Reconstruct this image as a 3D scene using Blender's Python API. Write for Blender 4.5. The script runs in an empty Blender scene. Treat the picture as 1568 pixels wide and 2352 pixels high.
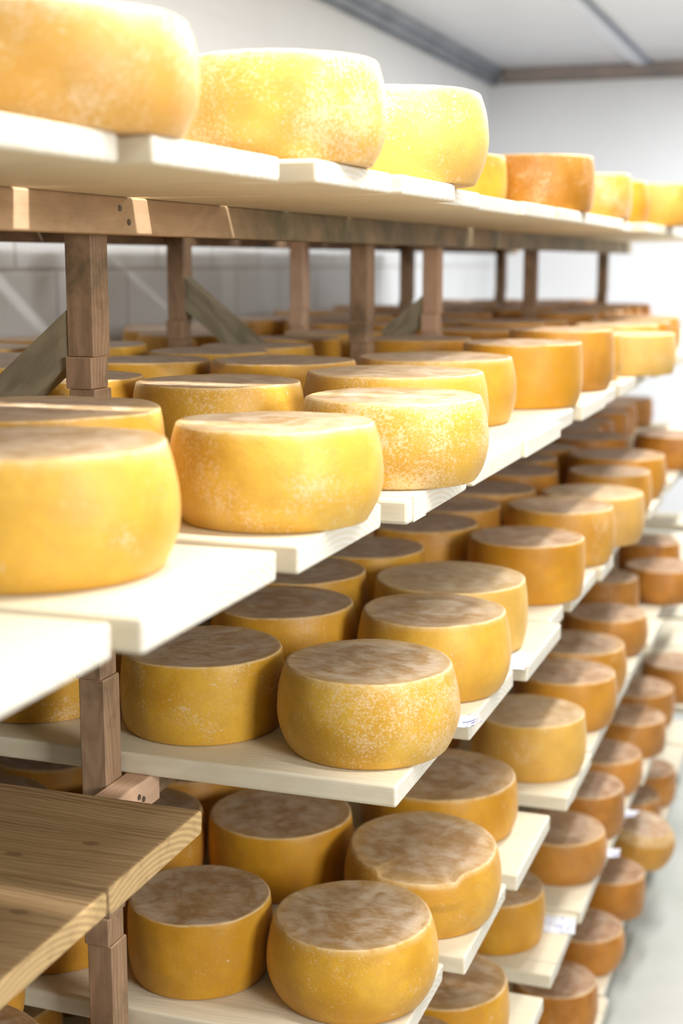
import bpy, bmesh, math, random
from mathutils import Vector, Matrix, noise
from math import sin, cos, pi, atan, radians, hypot

sc = bpy.context.scene
H = 1.95                                   # height of the camera above the floor

# ------------------------------------------------------------------ camera
cam_d = bpy.data.cameras.new('camera')
cam = bpy.data.objects.new('camera', cam_d)
sc.collection.objects.link(cam)
sc.camera = cam
cam_d.sensor_fit = 'VERTICAL'; cam_d.sensor_height = 36; cam_d.lens = 50
PITCH, YAW = radians(9.965), radians(19.367)
cam.location = (0, 0, H)
cam.rotation_euler = (pi/2 - PITCH, 0, YAW)
cam_d.dof.use_dof = True
cam_d.dof.focus_distance = 1.80
cam_d.dof.aperture_fstop = 3.4
cam_d.clip_start = 0.02

# ------------------------------------------------------------------ world, lamps, exposure
w = bpy.data.worlds.new('world'); sc.world = w; w.use_nodes = True
bg = w.node_tree.nodes['Background']
bg.inputs[0].default_value = (0.90, 0.94, 1.0, 1); bg.inputs[1].default_value = 0.05

def lamp(name, loc, target, sx, sy, power, col=(1, 1, 1)):
    d = bpy.data.lights.new(name, 'AREA'); d.shape = 'RECTANGLE'; d.size = sx; d.size_y = sy
    d.energy = power; d.color = col
    o = bpy.data.objects.new(name, d); sc.collection.objects.link(o)
    o.location = loc
    o.rotation_euler = (Vector(target) - Vector(loc)).to_track_quat('-Z', 'Y').to_euler()
    return o
# fluorescent tubes under the ceiling, in one line over the aisle
lamp('tube_light', (-0.20, -0.60, H+0.93), (-0.20, -0.60, 0), 0.08, 1.3, 5, (1, 0.97, 0.93))
lamp('tube_light', (-0.20, 1.40, H+0.93), (-0.16, 1.40, 0), 0.08, 1.3, 26, (1, 0.97, 0.93))
lamp('tube_light', (-0.12, 3.50, H+0.93), (-0.12, 3.50, 0), 0.09, 1.3, 20, (1, 0.98, 0.95))
lamp('tube_light', (0.10, 6.00, H+0.93), (0.10, 6.00, 0), 0.09, 1.3, 46, (0.97, 0.98, 1))
# daylight from the window on the aisle's other side
lamp('window_daylight', (2.1, 0.1, H+0.30), (-0.6, 2.2, H-0.6), 0.8, 0.8, 42, (1, 0.985, 0.96))

sc.view_settings.view_transform = 'Standard'
sc.view_settings.look = 'None'
sc.view_settings.exposure = 0.95
sc.view_settings.gamma = 1.0
sc.view_settings.use_curve_mapping = False

# ------------------------------------------------------------------ materials
def newmat(name):
    m = bpy.data.materials.new(name); m.use_nodes = True
    nt = m.node_tree; nt.nodes.clear()
    out = nt.nodes.new('ShaderNodeOutputMaterial'); p = nt.nodes.new('ShaderNodeBsdfPrincipled')
    nt.links.new(p.outputs[0], out.inputs[0])
    return m, nt, p
class NB:
    def __init__(s, nt): s.nt = nt
    def n(s, t, **kw):
        o = s.nt.nodes.new('ShaderNode'+t)
        for k, v in kw.items(): setattr(o, k, v)
        return o
    def put(s, sock, v):
        if isinstance(v, bpy.types.NodeSocket): s.nt.links.new(v, sock)
        elif isinstance(v, tuple) and len(v) == 3 and sock.type == 'RGBA': sock.default_value = (*v, 1)
        else: sock.default_value = v
    def math(s, op, a, b=0.0, c=0.0, clamp=False):
        o = s.n('Math', operation=op, use_clamp=clamp)
        s.put(o.inputs[0], a); s.put(o.inputs[1], b); s.put(o.inputs[2], c); return o.outputs[0]
    def ramp(s, v, a, b, lo=0.0, hi=1.0, smooth=True):
        o = s.n('MapRange', interpolation_type='SMOOTHSTEP' if smooth else 'LINEAR')
        s.put(o.inputs[0], v); o.inputs[1].default_value = a; o.inputs[2].default_value = b
        o.inputs[3].default_value = lo; o.inputs[4].default_value = hi; return o.outputs[0]
    def mix(s, f, a, b, mode='MIX'):
        o = s.n('Mix', data_type='RGBA', blend_type=mode)
        s.put(o.inputs[0], f); s.put(o.inputs[6], a); s.put(o.inputs[7], b); return o.outputs[2]
    def noise(s, vec, scale, detail=3.0, rough=0.55, dist=0.0):
        o = s.n('TexNoise'); s.put(o.inputs['Vector'], vec); o.inputs['Scale'].default_value = scale
        o.inputs['Detail'].default_value = detail; o.inputs['Roughness'].default_value = rough
        o.inputs['Distortion'].default_value = dist; return o.outputs[0]
    def vmul(s, vec, xyz):
        o = s.n('VectorMath', operation='MULTIPLY'); s.put(o.inputs[0], vec); o.inputs[1].default_value = xyz; return o.outputs[0]
    def vadd(s, a, b):
        o = s.n('VectorMath', operation='ADD'); s.put(o.inputs[0], a); s.put(o.inputs[1], b); return o.outputs[0]
    def bump(s, h, strength, dist=0.001):
        o = s.n('Bump'); o.inputs['Strength'].default_value = strength; o.inputs['Distance'].default_value = dist
        s.put(o.inputs['Height'], h); return o.outputs[0]

def cheese_mat():
    m, nt, p = newmat('cheese_rind'); b = NB(nt)
    tc = b.n('TexCoord'); oi = b.n('ObjectInfo')
    off = b.n('CombineXYZ')
    b.put(off.inputs[0], b.math('MULTIPLY', oi.outputs['Random'], 37.0)); b.put(off.inputs[1], b.math('MULTIPLY', oi.outputs['Random'], 91.0))
    pos = tc.outputs['Object']
    v = b.vadd(pos, off.outputs[0])
    sep = b.n('SeparateXYZ'); b.put(sep.inputs[0], pos)
    osep = b.n('SeparateColor'); b.put(osep.inputs[0], oi.outputs['Color'])
    age, mould, pale = osep.outputs[0], osep.outputs[1], osep.outputs[2]
    nrm = b.n('SeparateXYZ'); b.put(nrm.inputs[0], tc.outputs['Normal'])
    r = b.math('SQRT', b.math('ADD', b.math('MULTIPLY', sep.outputs[0], sep.outputs[0]), b.math('MULTIPLY', sep.outputs[1], sep.outputs[1])))
    top = b.ramp(nrm.outputs[2], 0.55, 0.92)
    # flank: from golden yellow to orange brown with age
    big = b.noise(v, 9, 3)
    gold = b.mix(b.ramp(big, .35, .68), (0.60, 0.325, 0.012), (0.76, 0.47, 0.055))
    amber = b.mix(b.ramp(big, .35, .68), (0.54, 0.235, 0.005), (0.70, 0.34, 0.012))
    brown = b.mix(b.ramp(big, .35, .68), (0.35, 0.120, 0.007), (0.56, 0.215, 0.018))
    c = b.mix(b.ramp(age, 0, .5, smooth=False), gold, amber)
    c = b.mix(b.ramp(age, .5, 1, smooth=False), c, brown)
    mott = b.noise(v, 55, 4, .65)
    c = b.mix(b.ramp(mott, .35, .75, 0, .35), c, (0.50, 0.26, 0.05))
    # white mould specks, gathered in drifts
    drift = b.noise(v, 15, 3, .6)
    speck = b.noise(v, 290, 4, .75)
    sp2 = b.noise(v, 95, 2, .5)
    thr = b.math('ADD', b.math('MULTIPLY', drift, 1.0), b.math('MULTIPLY', mould, .34))
    sm = b.ramp(b.math('ADD', speck, b.math('MULTIPLY', thr, .62)), .985, 1.13)
    sm2 = b.ramp(b.math('ADD', sp2, b.math('MULTIPLY', thr, .42)), .965, 1.05)
    white = b.math('MAXIMUM', sm, b.math('MULTIPLY', sm2, .8))
    c = b.mix(b.math('MULTIPLY', white, .62), c, (0.80, 0.62, 0.40))
    fine = b.noise(v, 330, 2, .6)
    c = b.mix(b.math('MULTIPLY', b.ramp(fine, .5, .72, 0, .18), b.math('SUBTRACT', 1.0, b.math('MULTIPLY', age, .7))), c, (0.74, 0.50, 0.20))
    # top face: dusty brown bloom, greyed to imitate cool light on shaded tops, with faint rings and a pale edge
    swirl = b.noise(v, 16, 4, .6, 1.2)
    ring = b.n('TexWave', wave_type='RINGS', rings_direction='Z'); b.put(ring.inputs[0], pos)
    ring.inputs['Scale'].default_value = 9; ring.inputs['Distortion'].default_value = 4; ring.inputs['Detail'].default_value = 3; ring.inputs['Detail Scale'].default_value = 1.5
    streak = b.noise(b.vmul(v, (1.0, 2.2, 1.0)), 46, 4, .65, .8)
    tf = b.math('ADD', b.math('MULTIPLY', swirl, .62), b.math('ADD', b.math('MULTIPLY', ring.outputs[1], .045), b.math('MULTIPLY', streak, .34)))
    tg = b.mix(b.ramp(tf, .36, .68), (0.36, 0.205, 0.070), (0.64, 0.53, 0.40))
    tb = b.mix(b.ramp(tf, .36, .68), (0.30, 0.14, 0.055), (0.54, 0.38, 0.26))
    ct = b.mix(age, tg, tb)
    ct = b.mix(b.ramp(r, .080, .112, 0, .35), ct, b.mix(age, (0.66, 0.42, 0.12), (0.52, 0.27, 0.08)))
    c = b.mix(b.math('MULTIPLY', top, .93), c, ct)
    # worn pale edge line where top meets flank
    e = b.math('MULTIPLY', b.ramp(nrm.outputs[2], .28, .52), b.ramp(nrm.outputs[2], .97, .75))
    en = b.ramp(b.noise(v, 60, 3), .3, .55, .25, .85)
    c = b.mix(b.math('MULTIPLY', b.math('MULTIPLY', e, en), .7), c, (0.84, 0.66, 0.38))
    c = b.mix(b.math('MULTIPLY', pale, .45), c, (0.86, 0.66, 0.34))
    b.put(p.inputs['Base Color'], c)
    p.inputs['Roughness'].default_value = 0.48
    p.inputs['Specular IOR Level'].default_value = 0.45
    p.inputs['Sheen Weight'].default_value = 0.10; p.inputs['Sheen Roughness'].default_value = 0.4
    hgt = b.math('ADD', b.math('MULTIPLY', b.noise(v, 160, 4, .7), 1.0), b.math('MULTIPLY', big, 1.0))
    b.put(p.inputs['Normal'], b.bump(hgt, .45, .0012))
    return m

def wood_mat(name, c_light, c_dark, ring_c, knot=0.0, grain=1.0, rough=.6, end_c=None, vary=.12, stain=0.0, stain_scale=7, stain_from=None):
    '''planed softwood, grain along the object's own x axis, growth rings on the ends'''
    m, nt, p = newmat(name); b = NB(nt)
    tc = b.n('TexCoord'); oi = b.n('ObjectInfo')
    off = b.n('CombineXYZ'); b.put(off.inputs[0], b.math('MULTIPLY', oi.outputs['Random'], 13.0)); b.put(off.inputs[1], b.math('MULTIPLY', oi.outputs['Random'], 57.0))
    v = b.vadd(tc.outputs['Object'], off.outputs[0])
    warp = b.noise(b.vmul(v, (2.2, 9, 9)), 1.0, 2)
    g = b.noise(b.vmul(v, (1.2, 34, 34)), 2.4, 4, .6, .6)
    wv = b.n('TexWave', wave_type='BANDS', bands_direction='Y')
    sh = b.n('CombineXYZ'); b.put(sh.inputs[1], b.math('MULTIPLY', warp, .09))
    b.put(wv.inputs[0], b.vadd(b.vmul(v, (.25, 1, .6)), sh.outputs[0])); wv.inputs['Scale'].default_value = 42; wv.inputs['Distortion'].default_value = 5.0; wv.inputs['Detail'].default_value = 3; wv.inputs['Detail Scale'].default_value = 1.6
    f = b.math('ADD', b.math('MULTIPLY', g, .74), b.math('MULTIPLY', wv.outputs[1], .26))
    c = b.mix(b.ramp(f, .25, .8, 0, grain), c_light, c_dark)
    big = b.noise(b.vmul(v, (1.5, 5, 5)), 3, 3)
    c = b.mix(b.ramp(big, .35, .7, 0, .45*grain), c, ring_c)
    if stain:
        st = b.noise(v, stain_scale, 5, .7)
        amt = b.ramp(st, .5, .72, 0, stain)
        if stain_from is not None:      # mould has taken the far stretch of the beam
            so = b.n('SeparateXYZ'); b.put(so.inputs[0], tc.outputs['Object'])
            amt = b.math('ADD', b.math('MULTIPLY', amt, .35), b.math('MULTIPLY', b.ramp(so.outputs[0], stain_from-.12, stain_from+.15), b.ramp(st, .30, .62, .45, .95)), clamp=True)
        c = b.mix(amt, c, (c_dark[0]*.42, c_dark[1]*.55, c_dark[2]*.55))
    if knot:
        vo = b.n('TexVoronoi', feature='F1', voronoi_dimensions='2D'); b.put(vo.inputs['Vector'], b.vmul(v, (1.0, 1.9, 1.0))); vo.inputs['Scale'].default_value = 4.2
        kd = b.math('ADD', vo.outputs['Distance'], b.math('MULTIPLY', b.noise(v, 60, 2), .03))
        c = b.mix(b.ramp(kd, .075, .045, 0, knot), c, (0.17, 0.10, 0.055))
        c = b.mix(b.ramp(kd, .20, .10, 0, knot*.35), c, ring_c)
    # saw-cut end grain
    nx = b.n('SeparateXYZ'); b.put(nx.inputs[0], tc.outputs['Normal'])
    ax = b.ramp(b.math('ABSOLUTE', nx.outputs[0]), .30, .60)
    rg = b.n('TexWave', wave_type='RINGS', rings_direction='X'); b.put(rg.inputs[0], b.vadd(b.vmul(tc.outputs['Object'], (0, .55, 1)), (0, .015, .07)))
    rg.inputs['Scale'].default_value = 48; rg.inputs['Distortion'].default_value = 1.5; rg.inputs['Detail'].default_value = 3
    ec = b.mix(b.ramp(rg.outputs[1], .1, .9, 0, .55), end_c or c_light, ring_c)
    ec = b.mix(b.ramp(b.noise(v, 45, 4, .7), .5, .75, 0, .35), ec, c_dark)
    c = b.mix(ax, c, ec)
    hv = b.n('HueSaturation'); b.put(hv.inputs['Color'], c)
    b.put(hv.inputs['Value'], b.math('ADD', 1-vary/2, b.math('MULTIPLY', oi.outputs['Random'], vary)))
    b.put(p.inputs['Base Color'], hv.outputs[0])
    p.inputs['Roughness'].default_value = rough; p.inputs['Specular IOR Level'].default_value = .3
    hh = b.math('ADD', b.math('MULTIPLY', f, 1.0), b.math('MULTIPLY', b.math('MULTIPLY', ax, b.noise(v, 240, 3, .7)), 1.5))
    b.put(p.inputs['Normal'], b.bump(hh, .35, .0012))
    return m

def plain(name, c, rough=.5, metal=0.0, spec=.5, nz=0.0, c2=None, scale=6):
    m, nt, p = newmat(name); b = NB(nt)
    if c2:
        tc = b.n('TexCoord'); n_ = b.noise(tc.outputs['Object'], scale, 5, .6)
        b.put(p.inputs['Base Color'], b.mix(b.ramp(n_, .35, .7), c, c2))
        if nz: b.put(p.inputs['Normal'], b.bump(b.noise(tc.outputs['Object'], 90, 4), nz, .001))
    else: p.inputs['Base Color'].default_value = (*c, 1)
    p.inputs['Roughness'].default_value = rough; p.inputs['Metallic'].default_value = metal; p.inputs['Specular IOR Level'].default_value = spec
    return m

def block_mat():
    '''painted concrete blocks with soft joints, on a wall in the y-z plane'''
    m, nt, p = newmat('painted_block_wall'); b = NB(nt)
    tc = b.n('TexCoord'); sp = b.n('SeparateXYZ'); b.put(sp.inputs[0], tc.outputs['Object'])
    cx = b.n('CombineXYZ'); b.put(cx.inputs[0], b.math('ADD', sp.outputs[1], .245)); b.put(cx.inputs[1], b.math('ADD', sp.outputs[2], .018))
    br = b.n('TexBrick'); b.put(br.inputs['Vector'], cx.outputs[0])
    br.inputs['Scale'].default_value = 1.0; br.inputs['Brick Width'].default_value = .37; br.inputs['Row Height'].default_value = .19
    br.inputs['Mortar Size'].default_value = .006; br.inputs['Mortar Smooth'].default_value = .35
    br.inputs['Color1'].default_value = (.78, .79, .80, 1); br.inputs['Color2'].default_value = (.74, .755, .77, 1); br.inputs['Mortar'].default_value = (.50, .48, .46, 1)
    n_ = b.noise(tc.outputs['Object'], 3, 4)
    high = b.ramp(sp.outputs[2], .12, .2)         # above the shelf the wall is smooth plaster
    c = b.mix(high, br.outputs[0], (.87, .88, .90))
    b.put(p.inputs['Base Color'], b.mix(b.ramp(n_, .3, .7, 0, .12), c, (.70, .70, .69)))
    p.inputs['Roughness'].default_value = .45
    b.put(p.inputs['Normal'], b.bump(b.math('MULTIPLY', br.outputs['Fac'], -1.0), .5, .002))
    return m

def paper_mat():
    m, nt, p = newmat('printed_paper'); b = NB(nt)
    tc = b.n('TexCoord'); v = tc.outputs['Object']
    l = b.n('TexWave', wave_type='BANDS', bands_direction='Y'); b.put(l.inputs[0], v); l.inputs['Scale'].default_value = 34
    ink = b.math('MULTIPLY', b.ramp(b.noise(v, 95, 3, .7), .5, .6), b.ramp(l.outputs[1], .4, .6))
    patch = b.ramp(b.noise(v, 22, 2), .42, .52)
    c = b.mix(b.math('MULTIPLY', b.math('MULTIPLY', ink, patch), 1.0), (.70, .73, .80), (.06, .12, .42))
    b.put(p.inputs['Base Color'], c); p.inputs['Roughness'].default_value = .6
    return m

M = dict(
    cheese=cheese_mat(),
    board=wood_mat('pale_spruce_board', (.74, .68, .53), (.62, .53, .36), (.68, .60, .44), grain=.55, end_c=(.78, .76, .69), vary=.10),
    old=wood_mat('aged_pine_board', (.46, .32, .17), (.25, .145, .065), (.36, .225, .10), knot=1.0, grain=1.0, end_c=(.66, .46, .22), vary=.08),
    post=wood_mat('weathered_rack_timber', (.40, .265, .165), (.24, .15, .09), (.33, .21, .125), grain=.8, stain=.8, vary=.15, end_c=(.50, .33, .2)),
    post_new=wood_mat('planed_rack_timber', (.62, .42, .29), (.48, .30, .19), (.56, .37, .24), grain=.7, vary=.12, knot=.25),
    grey=wood_mat('greenish_aged_timber', (.36, .32, .22), (.20, .17, .11), (.29, .25, .17), grain=.9, stain=.6, vary=.15),
    beam=wood_mat('fungus_stained_timber', (.56, .39, .24), (.42, .28, .16), (.48, .33, .19), grain=.7, stain=.9, vary=.05, stain_scale=9, stain_from=-.95),
    screw=plain('screw_steel', (.22, .19, .15), .4, .9),
    block=block_mat(),
    wall=plain('white_wall_paint', (.86, .87, .89), .5, nz=.2, c2=(.83, .84, .865), scale=1.5),
    ceiling=plain('glossy_ceiling_panel', (.82, .83, .87), .22, c2=(.78, .79, .83), scale=1.2),
    seam=plain('panel_joint_strip', (.74, .76, .84), .35),
    seam_dark=plain('panel_joint_dark_strip', (.30, .33, .40), .5),
    trim=plain('grey_cornice_metal', (.33, .36, .41), .35, .3, c2=(.24, .26, .30), scale=5),
    trim_b=plain('brown_cornice', (.36, .28, .24), .55, c2=(.24, .22, .22), scale=4),
    floor=plain('polished_concrete', (.54, .55, .52), .32, nz=.1, c2=(.44, .46, .42), scale=2.2),
    paper=paper_mat(),
)

# ------------------------------------------------------------------ mesh helpers
def link(name, bm, mat, parent=None, loc=(0, 0, 0), rot=(0, 0, 0), smooth=False):
    me = bpy.data.meshes.new(name); bm.normal_update(); bm.to_mesh(me); bm.free()
    me.materials.append(mat)
    if smooth:
        for f in me.polygons: f.use_smooth = True
    o = bpy.data.objects.new(name, me); sc.collection.objects.link(o)
    o.location = loc; o.rotation_euler = rot
    if parent: o.parent = parent
    return o
def box(bm, x0, x1, y0, y1, z0, z1, bev=0.0, seg=2, mtx=None):
    t = bmesh.new()
    bmesh.ops.create_cube(t, size=1)
    bmesh.ops.scale(t, vec=(x1-x0, y1-y0, z1-z0), verts=t.verts)
    bmesh.ops.translate(t, vec=((x0+x1)/2, (y0+y1)/2, (z0+z1)/2), verts=t.verts)
    if bev: bmesh.ops.bevel(t, geom=t.edges[:], offset=bev, segments=seg, affect='EDGES', profile=.5)
    if mtx: bmesh.ops.transform(t, matrix=mtx, verts=t.verts)
    me = bpy.data.meshes.new('tmp'); t.to_mesh(me); t.free(); bm.from_mesh(me); bpy.data.meshes.remove(me)
def tag(o, label, cat, group=None):
    o['label'] = label; o['category'] = cat
    if group: o['group'] = group
    return o
def struct(name, mat, *a, **k):
    bm = bmesh.new(); box(bm, *a, **k); o = link(name, bm, mat); o['kind'] = 'structure'; return o

# ------------------------------------------------------------------ the room
XW, YB, ZC = -1.85, 7.70, H+1.01
struct('floor', M['floor'], XW-.1, 2.4, -2.2, YB+.1, -.1, 0)
bm = bmesh.new(); box(bm, -.1, 0, -4, 4.0, -2, 1.2); wl = link('wall_left', bm, M['block'], loc=(XW, 3.75, H)); wl['kind'] = 'structure'
struct('wall_back', M['wall'], XW-.1, 2.4, YB, YB+.1, 0, ZC+.1)
struct('wall_right', plain('darkened_unseen_wall', (.16, .135, .11), .7), 2.3, 2.4, -2.2, YB+.1, 0, ZC+.1)  # out of view; colour kept dark to cut bounce onto the shaded flanks
struct('ceiling', M['ceiling'], XW-.1, 2.4, -2.2, YB+.1, ZC, ZC+.1)
bm = bmesh.new()
box(bm, XW, XW+.035, -.2, YB, H+.935, H+1.01, .006); box(bm, XW, XW+.06, -.2, YB, H+.975, H+1.01, .006); box(bm, XW, XW+.02, -.2, YB, H+.922, H+.930, .003)
o = link('trim_1', bm, M['trim']); o['kind'] = 'structure'
bm = bmesh.new()
box(bm, XW+.06, 2.3, YB-.04, YB, H+.945, H+1.01, .006); box(bm, XW+.02, 2.3, YB-.018, YB, H+.932, H+.942, .004)
o = link('trim_2', bm, M['trim_b']); o['kind'] = 'structure'
bm = bmesh.new(); box(bm, -1.10, -1.035, -.2, YB-.04, ZC-.014, ZC, .004)
o = link('trim_3', bm, M['seam']); o['kind'] = 'structure'
bm = bmesh.new(); box(bm, -1.035, -1.015, -.2, YB-.04, ZC-.020, ZC, .003)  # darker strip alongside the pale joint strip
o = link('trim_4', bm, M['seam_dark']); o['kind'] = 'structure'
bm = bmesh.new(); box(bm, XW, 2.3, YB-.015, YB, 0, .10, .004)
o = link('baseboard_back', bm, plain('grey_plinth', (.50, .52, .53), .5)); o['kind'] = 'structure'

# ------------------------------------------------------------------ the rack
LV = {1: H+.1015, 2: H-.267, 3: H-.640, 4: H-1.007, 5: H-1.375, 6: H-1.742}     # board tops
TH = .029
T1 = .0235                                  # the top tier has thinner boards
rack = bpy.data.objects.new('cheese_rack', None); sc.collection.objects.link(rack); rack.location = (-1.08, 3.1, 0)
tag(rack, 'long six-tier timber rack of notched posts and lengthwise beams carrying the boards', 'rack')
RP = rack.location
def rpart(name, bm, mat, rot=(0, 0, 0), loc=None, parent=None):
    '''part in rack space; loc is given in the room'''
    l = Vector(loc or (0, 0, 0)) - (RP if parent is None else Vector((0, 0, 0)))
    return link(name, bm, mat, parent or rack, loc=l, rot=rot)
# grain of the timber material runs along local x, so posts are modelled lying down and stood up
def post(x, y, mat, seed, short=False):
    rnd = random.Random(seed)
    bm = bmesh.new()
    zs = [0.0]
    cuts = []
    for k in (6, 5, 4, 3, 2):
        cuts += [LV[k]+.112, LV[k]+.152]
    zs += cuts + [LV[1]-T1]
    for i in range(len(zs)-1):
        a, b_ = zs[i], zs[i+1]
        dy = -.0035 if i % 2 else rnd.uniform(-.001, .002)
        dx = .002 if i % 2 else 0
        box(bm, a, b_-.0006, -.021+dy, .021+dy, -.0185+dx, .0185+dx, .0015, 1)
    return rpart('post', bm, mat, rot=(0, -pi/2, 0), loc=(x, y, 0))
FP = [(1.578, 'post'), (2.650, 'post'), (3.150, 'post_new'), (4.220, 'post'), (5.55, 'post')]
BP = [(1.578, 'post'), (2.650, 'post'), (3.33, 'post_new'), (4.25, 'post'), (5.52, 'post')]
for i, (y, k) in enumerate(FP): post(-.8885, y, M[k], i)
for i, (y, k) in enumerate(BP): post(-1.28, y, M[k], 20+i)
def beam(x0, x1, y0, y1, z0, z1, mat, name='beam'):
    bm = bmesh.new(); hx = (y1-y0)/2
    box(bm, -hx, hx, -(x1-x0)/2, (x1-x0)/2, -(z1-z0)/2, (z1-z0)/2, .0025, 2)
    return rpart(name, bm, mat, rot=(0, 0, pi/2), loc=((x0+x1)/2, (y0+y1)/2, (z0+z1)/2))
def screw(parent, y, z, x):
    # parent's local frame: x along the room's y, y against the room's x
    bm = bmesh.new()
    bmesh.ops.create_cone(bm, cap_ends=True, segments=14, radius1=.0042, radius2=.0036, depth=.002)
    bmesh.ops.create_cone(bm, cap_ends=True, segments=6, radius1=.0018, radius2=.0012, depth=.0024)
    p = parent.location + RP
    return link('screw', bm, M['screw'], parent, loc=(y-p.y, -(x-p.x), z-p.z), rot=(pi/2, 0, 0))
for lv in (1, 2, 3, 4, 5, 6):
    zt = LV[lv]-(T1 if lv == 1 else TH)
    if lv == 1:
        b1 = beam(-.869, -.834, -.25, 5.92, zt-.045, zt, M['beam'])
        for y in (1.578, 2.65, 3.15, 4.22, 5.55):
            screw(b1, y-.012, zt-.014, -.8335); screw(b1, y+.010, zt-.030, -.8335)
    elif lv == 3:
        b3 = beam(-.869, -.832, -.25, 1.633, zt-.041, zt, M['post_new'])
        screw(b3, 1.572, zt-.017, -.8315); screw(b3, 1.584, zt-.024, -.8315)
        beam(-.869, -.846, 1.636, 5.92, zt-.045, zt, M['post'])
    else: beam(-.869, -.838, -.25, 5.92, zt-.045, zt, M['post_new' if lv % 2 else 'post'])
    beam(-1.335, -1.300, -.25, 5.92, zt-.045, zt, M['post'])
def brace(y, x0, z0, x1, z1, tall, mat):
    '''diagonal strut with plumb-cut ends; built in its own sloping frame so the grain follows it'''
    a = math.atan2(z1-z0, x1-x0); cx, cz = (x0+x1)/2, (z0+z1)/2
    bm = bmesh.new(); f = []
    for yy in (-.016, .016):
        r = []
        for (px, pz) in ((x0, z0), (x1, z1), (x1, z1-tall), (x0, z0-tall)):
            dx, dz = px-cx, pz-cz
            r.append(bm.verts.new((dx*cos(a)+dz*sin(a), yy, -dx*sin(a)+dz*cos(a))))
        f.append(r)
    bm.faces.new(f[0]); bm.faces.new(f[1][::-1])
    for i in range(4): bm.faces.new((f[0][i], f[1][i], f[1][(i+1) % 4], f[0][(i+1) % 4]))
    bmesh.ops.recalc_face_normals(bm, faces=bm.faces[:])
    return rpart('brace', bm, mat, rot=(0, -a, 0), loc=(cx, y, cz))
brace(1.575, -.9075, H-.058, -1.075, H-.196, .068, M['grey'])
brace(2.650, -1.261, H-.030, -1.085, H-.170, .066, M['grey'])
brace(3.150, -.9075, H-.075, -1.06, H-.198, .066, M['grey'])
brace(5.550, -.9075, H-.145, -1.00, H-.200, .060, M['grey'])

# ------------------------------------------------------------------ shelf boards
TIER = {1: 'top tier', 2: 'second tier down', 3: 'third tier down', 4: 'fourth tier down', 5: 'fifth tier down', 6: 'lowest tier'}
ORD = ['first', 'second', 'third', 'fourth', 'fifth', 'sixth', 'seventh', 'eighth', 'ninth', 'tenth', 'eleventh', 'twelfth', 'thirteenth', 'fourteenth',
       'fifteenth', 'sixteenth', 'seventeenth', 'eighteenth', 'nineteenth', 'twentieth', 'twenty-first', 'twenty-second']
# level: list of (y0, y1, x_front)  measured from the photograph; the rest continue at the same pitch
BD = {
 1: [(-.10, .18, -.56), (.195, .475, -.55), (.49, .755, -.555), (.77, 1.046, -.556), (1.063, 1.335, -.534), (1.362, 1.613, -.505), (1.637, 1.868, -.497), (1.885, 2.112, -.524), (2.125, 2.415, -.535), (2.43, 2.705, -.525)],
 2: [(.07, .35, -.52), (.362, .642, -.515), (.655, .924, -.508), (.940, 1.216, -.491), (1.245, 1.505, -.481), (1.530, 1.800, -.458), (1.830, 2.125, -.455), (2.131, 2.404, -.448)],
 3: [(1.604, 1.868, -.492), (1.880, 2.160, -.468), (2.190, 2.475, -.451)],
 4: [(1.24, 1.53, -.80), (1.606, 1.870, -.50), (1.895, 2.165, -.474), (2.200, 2.480, -.463), (2.575, 2.845, -.448)],
 5: [(1.606, 1.90, -.49), (1.92, 2.19, -.48), (2.21, 2.487, -.467), (2.572, 2.856, -.47)],
 6: [(2.35, 2.62, -.46), (2.64, 2.91, -.45), (2.93, 3.20, -.445)],
}
PY = [(1.555, 1.602), (2.627, 2.673), (3.127, 3.173), (4.197, 4.243), (5.527, 5.575)]
rb = random.Random(11)
def make_board(y0, y1, xf, zt, mat, th=TH, length=1.24, notch=None, name='shelf_board', bev=.004, taper=0):
    bm = bmesh.new()
    L = length; W = y1-y0
    if notch:      # cut out round a post: y-range in the room
        n0, n1 = notch
        box(bm, -L/2, L/2, -W/2, n0-(y0+y1)/2, -th/2, th/2, bev, 2)
        xs = -.911-(xf-L/2); xe = -.865-(xf-L/2)
        xs2 = -1.303-(xf-L/2); xe2 = -1.257-(xf-L/2)
        c0, c1 = n0-(y0+y1)/2, n1-(y0+y1)/2
        for a, b_ in ((-L/2, xs2), (xe2, xs), (xe, L/2)): box(bm, a, b_, c0, c1, -th/2, th/2)
        box(bm, -L/2, L/2, c1, W/2, -th/2, th/2, bev, 2)
    else: box(bm, -L/2, L/2, -W/2, W/2, -th/2, th/2, bev, 3)
    # slight cupping and wander of the sawn edge, so no two boards are the same
    s = rb.uniform(0, 50)
    if taper:
        for v in bm.verts:
            if v.co.y > 0: v.co.y -= taper*(L/2-v.co.x)/L
    for v in bm.verts:
        v.co.y += .0010*noise.noise((v.co.x*4+s, v.co.y*3, s))
        if abs(v.co.x) > L/2-.01: v.co.x += .0016*noise.noise((v.co.y*14, s, v.co.z*40))
    return link(name, bm, mat, loc=(xf-L/2, (y0+y1)/2, zt-th/2))
boards = []
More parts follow.
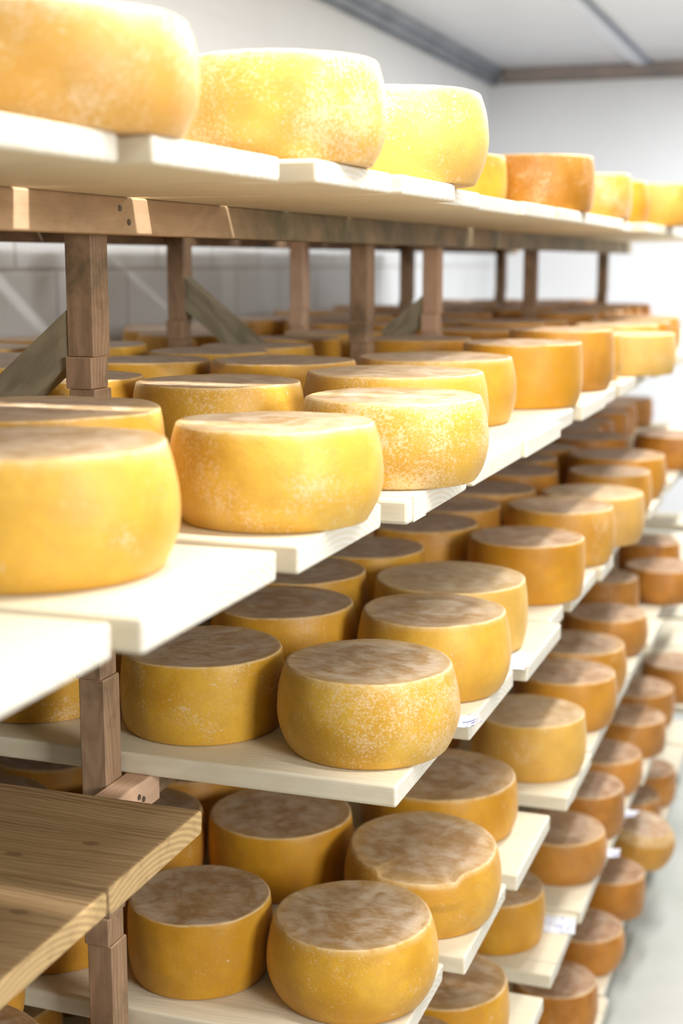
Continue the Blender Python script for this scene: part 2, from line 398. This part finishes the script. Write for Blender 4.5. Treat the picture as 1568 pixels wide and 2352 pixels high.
for lv in range(1, 7):
    L = list(BD[lv])
    y = L[-1][1]+.012
    while y < 5.62:
        wd = rb.uniform(.262, .285)
        for a, b_ in PY:                       # leave the posts free
            if y < b_ and y+wd > a:
                if lv == 1: continue
                if a-y > .12: wd = a-.004-y
                else: y = b_+.004
        L.append((y, y+wd, rb.uniform(-.475, -.445) if lv > 1 else rb.uniform(-.55, -.50)))
        y += wd+rb.uniform(.006, .022)
    for i, (y0, y1, xf) in enumerate(L):
        notch = None
        if lv > 1:
            for a, b_ in PY:
                if y0 < b_ and y1 > a: notch = (max(a-.001, y0+.012), min(b_+.001, y1-.012))
        if lv == 4 and i == 0:
            o = make_board(y0, y1, xf, LV[lv], M['board'], length=.92)
        else:
            o = make_board(y0, y1, xf, LV[lv], M['board'], length=1.24+rb.uniform(-.01, .01)+(xf+.47), th=T1 if lv == 1 else TH, notch=notch, taper=.075 if lv == 1 and i in (5, 9, 11) else rb.uniform(0, .012))
        boards.append((o, lv, y0))
# the two worn brown boards set back at the near end of the third tier
o = make_board(1.224, 1.452, -.684, LV[3]+.002, M['old'], th=.0275+.0035, length=.98, bev=.005); o.location.z = LV[3]-TH+.0155
tag(o, 'worn brown pine board with a dark knot, farther of the two brown boards', 'board', 'brown pine boards')
o = make_board(.98, 1.2232, -.686, LV[3], M['old'], th=.0285, length=.98, bev=.005); o.location.z = LV[3]-TH+.01425
tag(o, 'worn brown pine board cut by the left frame edge, nearer of the two brown boards', 'board', 'brown pine boards')

# ------------------------------------------------------------------ cheeses
def cheese_mesh(R, h, seed, bulge=None, chip=None, rt=None):
    rnd = random.Random(seed)
    rt = rt or rnd.uniform(.925, .965); rbm = rnd.uniform(.865, .89) if rt < .92 else rnd.uniform(.88, .925) if rt < .95 else rnd.uniform(.92, .95)
    be = bulge if bulge else rnd.uniform(.40, .52)          # height of the widest point
    N = 96
    prof = []
    # underside, flank, rim, top
    prof += [(0, 0), (rbm*R*.55, 0), (rbm*R*.93, 0), (rbm*R*.985, .0008), (rbm*R, .0030)]
    K = 13
    for k in range(1, K):
        t = k/K
        if t < be: r = rbm+(1-rbm)*(1-((be-t)/be)**2.1)
        else: r = rt+(1-rt)*(1-((t-be)/(1-be))**2.1)
        prof.append((r*R, .003+t*(h-.006)))
    prof += [(rt*R*1.0, h-.0030), (rt*R-.0012, h-.0010), (rt*R-.0032, h-.0001), (rt*R-.0065, h-.0006), (rt*R*.86, h-.0012), (rt*R*.66, h-.0014), (rt*R*.4, h-.0012), (0, h-.0012)]
    bm = bmesh.new(); rings = []
    sx = rnd.uniform(0, 99)
    for (r, z) in prof:
        if r == 0: rings.append([bm.verts.new((0, 0, z))]); continue
        rg = []
        for j in range(N):
            a = 2*pi*j/N
            d = noise.noise((cos(a)*1.1+sx, sin(a)*1.1, z*9))*.0022*min(1, r/R*1.2)
            d += noise.noise((cos(a)*4+sx, sin(a)*4, z*40))*.0007
            zz = z
            if z > h*.5: zz += noise.noise((cos(a)*1.3-sx, sin(a)*1.3, r*12))*.0018*((z-h*.5)/(h*.5)) + noise.noise((cos(a)*9-sx, sin(a)*9, r*30))*.0006*((z-h*.5)/(h*.5))
            rr = r+d if z > 0.001 else r
            if chip:
                ca, wd, dep = chip
                q = abs((a-ca+pi) % (2*pi)-pi)/wd
                if q < 1 and z > h*.6:
                    e = min(1, (1-q)/.12) if q > .88 else 1
                    zz -= dep*e*max(0, (r/R-.55)/.45)*(z/h)**3
                    if r > rt*R*.9: rr += .003*e
            rg.append(bm.verts.new((rr*cos(a), rr*sin(a), max(0, zz))))
        rings.append(rg)
    for a, b_ in zip(rings, rings[1:]):
        if len(a) == 1:
            for j in range(N): bm.faces.new((a[0], b_[(j+1) % N], b_[j]))
        elif len(b_) == 1:
            for j in range(N): bm.faces.new((a[j], a[(j+1) % N], b_[0]))
        else:
            for j in range(N): bm.faces.new((a[j], a[(j+1) % N], b_[(j+1) % N], b_[j]))
    return bm
cheeses = []
LOOK = {  # special looks: (age, mould, pale), own label
 'T1': ((.45, .85, .35), 'brightly lit yellow cheese wheel at the upper left, largest on the top tier'),
 'T2': ((.30, 1.0, .28), 'speckled yellow cheese wheel overhanging the top tier, second from the left'),
 'T3': ((.26, .60, .40), 'smooth pale yellow cheese wheel on the top tier before the long gap'),
 'T4': ((.42, .50, .0), 'small yellow cheese wheel set back beside the brown one on the top tier'),
 'T5': ((.80, .60, .0), 'orange-brown whitened cheese wheel on the top tier, darkest up there'),
 'T6': ((.60, .90, .15), 'orange cheese wheel with a whitish right flank, just after the brown one up top'),
 'T7': ((.60, .30, .0), 'narrowly visible orange cheese wheel, last but one on the top tier'),
 'T8': ((.50, .40, .25), 'pale yellow cheese wheel cut by the right frame edge on the top tier'),
 'A1': ((.16, .45, .12), 'big smooth golden cheese wheel cut by the left frame edge, second tier down'),
 'A2': ((.05, .55, .10), 'sharp golden cheese wheel at mid picture with white bloom and half-lit top, second tier'),
 'A3': ((.10, .98, .12), 'golden cheese wheel heavily speckled with white mould, second tier down'),
 'A4': ((.05, .40, .15), 'pale golden cheese wheel half hidden right behind the heavily speckled wheel'),
 'A5': ((.20, .35, .05), 'wide golden cheese wheel with a whitish right edge, third behind the left lit pair'),
 'A6': ((.42, .05, .0), 'deep yellow-orange smooth cheese wheel near the end of the second tier'),
 'A7': ((.70, .30, .05), 'orange-brown cheese wheel right behind the deep yellow one, second tier down'),
 'A9': ((.20, .60, .55), 'pale cream-yellow blurred cheese wheel near the right edge, second tier down'),
 'B2': ((.05, .75, .10), 'golden cheese wheel with whitish mottled flank in the row behind, left of centre'),
 'D1': ((.15, .55, .0), 'shaded golden cheese wheel beside the notched post on the third tier'),
 'D2': ((.08, .80, .03), 'sharp round-sided golden cheese wheel with lit right rim, nearest front of third tier'),
 'D4': ((.18, .20, .08), 'golden cheese wheel with greyish lit top, just behind the sharp front wheel'),
 'D5': ((.05, .10, .35), 'wide pale cheese wheel with evenly buff top, third tier down'),
 'D7': ((.60, .10, .0), 'orange cheese wheel with a half sunlit top, third tier below the sawn board corner'),
 'D9': ((.55, .45, .10), 'orange-yellow cheese wheel with pinkish pale flank behind the half-lit orange one'),
 'D10': ((.35, .40, .5), 'pale cream cheese wheel tucked behind the pinkish orange one, third tier'),
 'E1': ((.32, .10, .0), 'amber cheese wheel beside the notched post near the bottom left, fourth tier'),
 'E2': ((.22, .40, .0), 'big golden cheese wheel at the bottom centre, front of the fourth tier'),
 'E3': ((.45, .05, .0), 'deep amber cheese wheel with a lit crescent on top, behind the bottom pair'),  # the crescent is light on the top, not rind colour
 'E4': ((.32, .30, .05), 'tilted golden cheese wheel with a flattened chipped rim, fourth tier down'),
 'E5': ((.45, .15, .0), 'broad amber cheese wheel with pale-ringed top behind the chipped one'),
 'E8': ((.28, .45, .30), 'yellow cheese wheel with pale cream top and whitish flank patch, fourth tier'),
 'E9': ((.75, .20, .05), 'orange-brown cheese wheel with a pale lit rim behind the cream-topped one'),
 'E0': ((.70, .30, .0), 'dusty brown cheese wheel peeking in at the bottom left corner'),
 'F3': ((.40, .20, .0), 'amber cheese wheel with brown top beside the paper tag, fifth tier down'),
 'F1': ((.42, .10, .0), 'amber cheese wheel with a brown ringed top at the bottom centre, fifth tier'),
 'G4': ((.60, .40, .15), 'rounded brownish-gold cheese wheel leaning by the aisle on the lowest tier'),
}
CHEESE = '''
T1 1 -0.636 1.089 0.120 0.092|T2 1 -0.588 1.479 0.114 0.105|T3 1 -0.591 1.903 0.126 0.117|T4 1 -0.761 2.798 0.118 0.098|T5 1 -0.624 2.997 0.120 0.107
T6 1 -0.649 3.719 0.121 0.111|T7 1 -0.656 4.095 0.122 0.112|T8 1 -0.554 4.320 0.122 0.114|A1 2 -0.666 1.078 0.128 0.113|A2 2 -0.559 1.380 0.114 0.103
A3 2 -0.526 1.689 0.120 0.104|A4 2 -0.598 1.932 0.132 0.115|A5 2 -0.652 2.336 0.138 0.110|A6 2 -0.575 2.670 0.115 0.118|A7 2 -0.573 3.041 0.115 0.127
A8 2 -0.596 3.297 0.119 0.106|A9 2 -0.502 3.522 0.121 0.097|A10 2 -0.585 4.160 0.120 0.100|A11 2 -0.590 4.440 0.120 0.104|B1 2 -0.799 1.308 0.134 0.116
B2 2 -0.782 1.732 0.117 0.112|B3 2 -0.846 2.126 0.122 0.113|B4 2 -1.071 2.113 0.100 0.110|B5 2 -1.022 1.740 0.114 0.112|B6 2 -1.182 1.917 0.122 0.114
B7 2 -1.471 3.003 0.117 0.114|B8 2 -1.099 2.829 0.100 0.110|B9 2 -1.187 3.453 0.123 0.115|B10 2 -0.840 2.860 0.120 0.112|B12 2 -1.151 4.333 0.123 0.114
D0 3 -1.090 1.767 0.120 0.113|D1 3 -0.823 1.757 0.116 0.111|D2 3 -0.575 1.745 0.122 0.116|D3 3 -0.811 2.031 0.117 0.113|D4 3 -0.567 2.038 0.119 0.119
D5 3 -0.608 2.289 0.132 0.114|D6 3 -0.873 2.262 0.119 0.113|D7 3 -0.562 2.686 0.115 0.115|D8 3 -0.799 2.773 0.121 0.113|D9 3 -0.564 3.042 0.120 0.120
D10 3 -0.535 3.288 0.122 0.113|D11 3 -0.803 3.012 0.115 0.113|D12 3 -0.783 3.262 0.124 0.113|D13 3 -0.792 3.573 0.125 0.113|D14 3 -0.552 3.652 0.110 0.112
D15 3 -0.580 3.964 0.137 0.114|D16 3 -0.726 4.365 0.120 0.113|D17 3 -0.502 4.583 0.117 0.104|E1 4 -0.828 1.741 0.105 0.114|E2 4 -0.601 1.757 0.120 0.113
E3 4 -0.835 2.074 0.121 0.113|E4 4 -0.580 2.033 0.124 0.105|E5 4 -0.647 2.376 0.143 0.096|E6 4 -1.067 1.993 0.122 0.113|E8 4 -0.557 2.728 0.116 0.116
E9 4 -0.544 3.051 0.116 0.112|E10 4 -0.568 3.294 0.126 0.113|E11 4 -0.554 3.669 0.112 0.100|E12 4 -0.624 4.050 0.108 0.113|E13 4 -0.483 4.308 0.115 0.102
E14 4 -0.565 4.644 0.101 0.112|F1 5 -0.616 2.293 0.122 0.113|F2 5 -0.620 2.046 0.122 0.113|F3 5 -0.621 2.710 0.109 0.109|F4 5 -0.556 3.076 0.113 0.101
F5 5 -0.545 3.338 0.105 0.113|F6 5 -0.547 3.644 0.111 0.095|F7 5 -0.521 3.963 0.107 0.100|F8 5 -0.542 4.212 0.124 0.113|F9 5 -0.442 4.528 0.120 0.113
G1 6 -0.547 3.042 0.100 0.113|G2 6 -0.538 3.368 0.105 0.097|G3 6 -0.524 3.691 0.100 0.110|G4 6 -0.495 4.033 0.105 0.107|G5 6 -0.541 4.543 0.105 0.107
E15 4 -1.071 1.748 0.120 0.113|E0 4 -0.930 1.265 0.124 0.113|z0 2 -0.565 3.762 0.113 0.107|z1 2 -0.839 3.352 0.119 0.109|z2 2 -0.834 3.610 0.114 0.117
z3 2 -0.824 3.858 0.118 0.111|z4 2 -0.822 4.354 0.116 0.117|z5 2 -0.825 4.605 0.116 0.110|z6 2 -0.826 4.858 0.125 0.107|z7 2 -0.827 5.107 0.114 0.110
z8 2 -0.835 5.356 0.125 0.113|z9 2 -0.830 5.685 0.114 0.106|z10 2 -1.095 1.039 0.117 0.110|z11 2 -1.084 1.293 0.117 0.115|z12 2 -1.076 2.348 0.114 0.111
z13 2 -1.088 2.595 0.118 0.107|z14 2 -1.091 3.051 0.118 0.112|z15 2 -1.076 3.687 0.113 0.110|z16 2 -1.081 3.933 0.123 0.110|z17 2 -1.077 4.579 0.113 0.118
z19 2 -1.080 5.074 0.117 0.111|z20 2 -1.091 5.327 0.121 0.111|z21 2 -1.080 5.590 0.118 0.114|z22 2 -1.077 5.847 0.123 0.116|z25 2 -1.340 2.119 0.114 0.109
z26 2 -1.335 2.366 0.117 0.116|z27 2 -1.328 2.800 0.119 0.116|z28 2 -1.328 3.659 0.119 0.115|z29 2 -1.332 3.916 0.117 0.116|z30 2 -1.344 4.490 0.117 0.109
z31 2 -1.338 4.743 0.114 0.114|z32 2 -1.327 4.991 0.116 0.111|z33 2 -1.332 5.244 0.115 0.115|z34 2 -1.331 5.693 0.117 0.117|z38 2 -1.586 1.887 0.114 0.117
z39 2 -1.577 2.134 0.116 0.113|z40 2 -1.583 2.386 0.116 0.106|z41 2 -1.571 2.638 0.122 0.110|z42 2 -1.580 3.223 0.121 0.110|z43 2 -1.589 3.465 0.115 0.107
z44 2 -1.585 3.714 0.117 0.110|z45 2 -1.589 3.968 0.119 0.107|z46 2 -1.589 4.226 0.122 0.117|z47 2 -1.585 4.509 0.116 0.107|z48 2 -1.587 4.780 0.122 0.117
z52 2 -1.585 5.808 0.117 0.111|z53 3 -0.828 2.495 0.113 0.112|z54 3 -0.835 3.822 0.119 0.112|z55 3 -0.826 4.080 0.119 0.110|z56 3 -0.834 4.599 0.117 0.113
z57 3 -0.838 4.852 0.115 0.108|z58 3 -0.829 5.103 0.123 0.116|z59 3 -0.833 5.350 0.117 0.117|z60 3 -0.822 5.703 0.122 0.109|z61 3 -1.090 2.015 0.119 0.112
z62 3 -1.082 2.392 0.115 0.110|z63 3 -1.075 2.641 0.122 0.111|z64 3 -1.093 2.905 0.116 0.112|z65 3 -1.084 3.156 0.124 0.111|z66 3 -1.090 3.425 0.123 0.111
z67 3 -1.079 3.671 0.113 0.118|z68 3 -1.078 3.917 0.123 0.117|z69 3 -1.085 4.164 0.119 0.106|z70 3 -1.092 4.421 0.120 0.110|z72 3 -1.078 4.915 0.124 0.109
z106 4 -0.829 2.794 0.117 0.117|z107 4 -0.821 3.268 0.120 0.110|z108 4 -0.823 3.528 0.117 0.117|z109 4 -0.831 3.783 0.120 0.118|z110 4 -0.834 4.362 0.115 0.113
z111 4 -0.833 4.612 0.118 0.107|z112 4 -0.826 4.868 0.116 0.115|z115 4 -0.827 5.692 0.119 0.115|z116 4 -1.085 1.458 0.121 0.112|z117 4 -1.090 2.240 0.121 0.113
z134 4 -1.337 1.964 0.119 0.111|z135 4 -1.342 2.202 0.115 0.115|z186 5 -1.082 2.091 0.121 0.111|z203 5 -1.337 1.971 0.117 0.108|z204 5 -1.342 2.225 0.124 0.110
z240 6 -0.575 4.259 0.123 0.115
'''
rc = random.Random(3)
for ln in CHEESE.strip().splitlines():
    for rec in ln.split('|'):
        key, lv, x, y, R, h = rec.split(); lv = int(lv); x, y, R, h = map(float, (x, y, R, h)); h += .005*(lv == 1)
        seed = sum(ord(ch)*(i+3) for i, ch in enumerate(key))*7+lv
        chip = None; rot = (0, 0, 0); bulge = None; rt = None; dz = 0
        if key == 'E4': chip = (radians(-78), .60, .013); rot = (radians(3.0), radians(1.5), 0); rt = .93; dz = .0065
        if key == 'G4': bulge = .48; rot = (radians(5), radians(9), 0); rt = .80; dz = .015
        if key in ('T1', 'T2', 'T3', 'A1', 'A2', 'A3', 'D2', 'D4', 'E2'): rt = .915
        if key in ('D1', 'E1', 'A6', 'D7', 'E3', 'D5'): rt = .962
        o = link('round_cheese', cheese_mesh(R, h, seed, bulge, chip, rt), M['cheese'], loc=(x, y, LV[lv]+.0002+dz), rot=rot, smooth=True)
        if key in LOOK: o.color = (*LOOK[key][0], 1)
        else:
            base = {1: .3, 2: .15, 3: .25, 4: .45, 5: .62, 6: .80}[lv]
            age = base+max(0, y-2.3)*.30+(.12 if x < -.7 else 0)+rc.uniform(-.12, .12)
            o.color = (min(1, max(0, age)), rc.uniform(.05, .5), rc.uniform(0, .12), 1)
        cheeses.append((o, key, lv, x, y))

# ------------------------------------------------------------------ paper tags lying on the boards
def paper(x, y, lv, wx, wy, rz, lift, label):
    bm = bmesh.new(); n = 12; g = []
    for i in range(n+1):
        row = []
        for j in range(5):
            u, v = i/n, j/4
            z = lift*max(0, u-.55)**2*4+.0006*sin(9*u+2*v)+.0012
            row.append((( u-.5)*wx, (v-.5)*wy, z))
        g.append(row)
    for s in (0, -.0003):
        vs = [[bm.verts.new((a, b_, c+s)) for a, b_, c in r] for r in g]
        for i in range(n):
            for j in range(4):
                f = (vs[i][j], vs[i+1][j], vs[i+1][j+1], vs[i][j+1])
                bm.faces.new(f if s == 0 else f[::-1])
    return tag(link('paper_tag', bm, M['paper'], loc=(x, y, LV[lv]), rot=(0, 0, rz), smooth=True), label, 'paper tag', 'paper tags on the boards')
paper(-.575, 1.318, 1, .07, .055, .1, .0, 'thin white paper tag under two wheels at the edge of the top tier')
paper(-.478, 1.875, 3, .05, .05, .35, .010, 'white paper tag curling off the board right of the sharp third-tier wheel')
paper(-.480, 2.205, 3, .05, .10, .1, .0, 'white paper tag flat at the board edge beside the greyish-topped third-tier wheel')
paper(-.505, 2.790, 5, .085, .075, .15, .0, 'white paper tag with blue print on the fifth-tier board by the amber wheel')
paper(-.455, 3.46, 5, .06, .05, -.2, .006, 'white paper tag on a blurred fifth-tier board, farther of the two small ones')
paper(-.450, 3.20, 5, .04, .05, .1, .004, 'small bluish-white paper tag on a fifth-tier board, nearer of the two small ones')

# ------------------------------------------------------------------ labels by place for everything that has none yet
def ordn(k): return ORD[k] if k < len(ORD) else 'far'
for lv in range(1, 7):
    bl = sorted([b_ for b_ in boards if b_[1] == lv], key=lambda q: q[2])
    for i, (o, _, y0) in enumerate(bl):
        lab = 'pale spruce shelf board on the %s, %s board from the near end' % (TIER[lv], ordn(i))
        if i > 18: lab = 'pale spruce shelf board on the %s, farthest one by the end wall' % TIER[lv] if i == len(bl)-1 else 'pale spruce shelf board on the %s, %s before its far end' % (TIER[lv], ordn(len(bl)-1-i))
        if lv == 3: lab = 'pale spruce board on the third tier down, %s past the brown boards' % ordn(i)
        tag(o, lab, 'board', 'pale spruce boards of the rack')
    rows = {}
    for c in cheeses:
        if c[2] != lv: continue
        x = c[3]
        r = 0 if x > -.70 else 1 if x > -.96 else 2 if x > -1.21 else 3 if x > -1.46 else 4
        if lv == 1: r = 0
        rows.setdefault(r, []).append(c)
    for r, cs in rows.items():
        cs.sort(key=lambda q: q[4])
        rn = ['aisle row', 'second row in', 'middle row', 'fourth row in', 'wall row'][r]
        for i, (o, key, _, x, y) in enumerate(cs):
            col = o.color[0]
            cn = 'golden' if col < .3 else 'amber' if col < .5 else 'orange' if col < .72 else 'brown'
            lab = LOOK[key][1] if key in LOOK else '%s cheese wheel, %s from the near end, %s, %s' % (cn, ordn(i), rn, TIER[lv])
            tag(o, lab, 'cheese', 'cheese wheels on the rack')
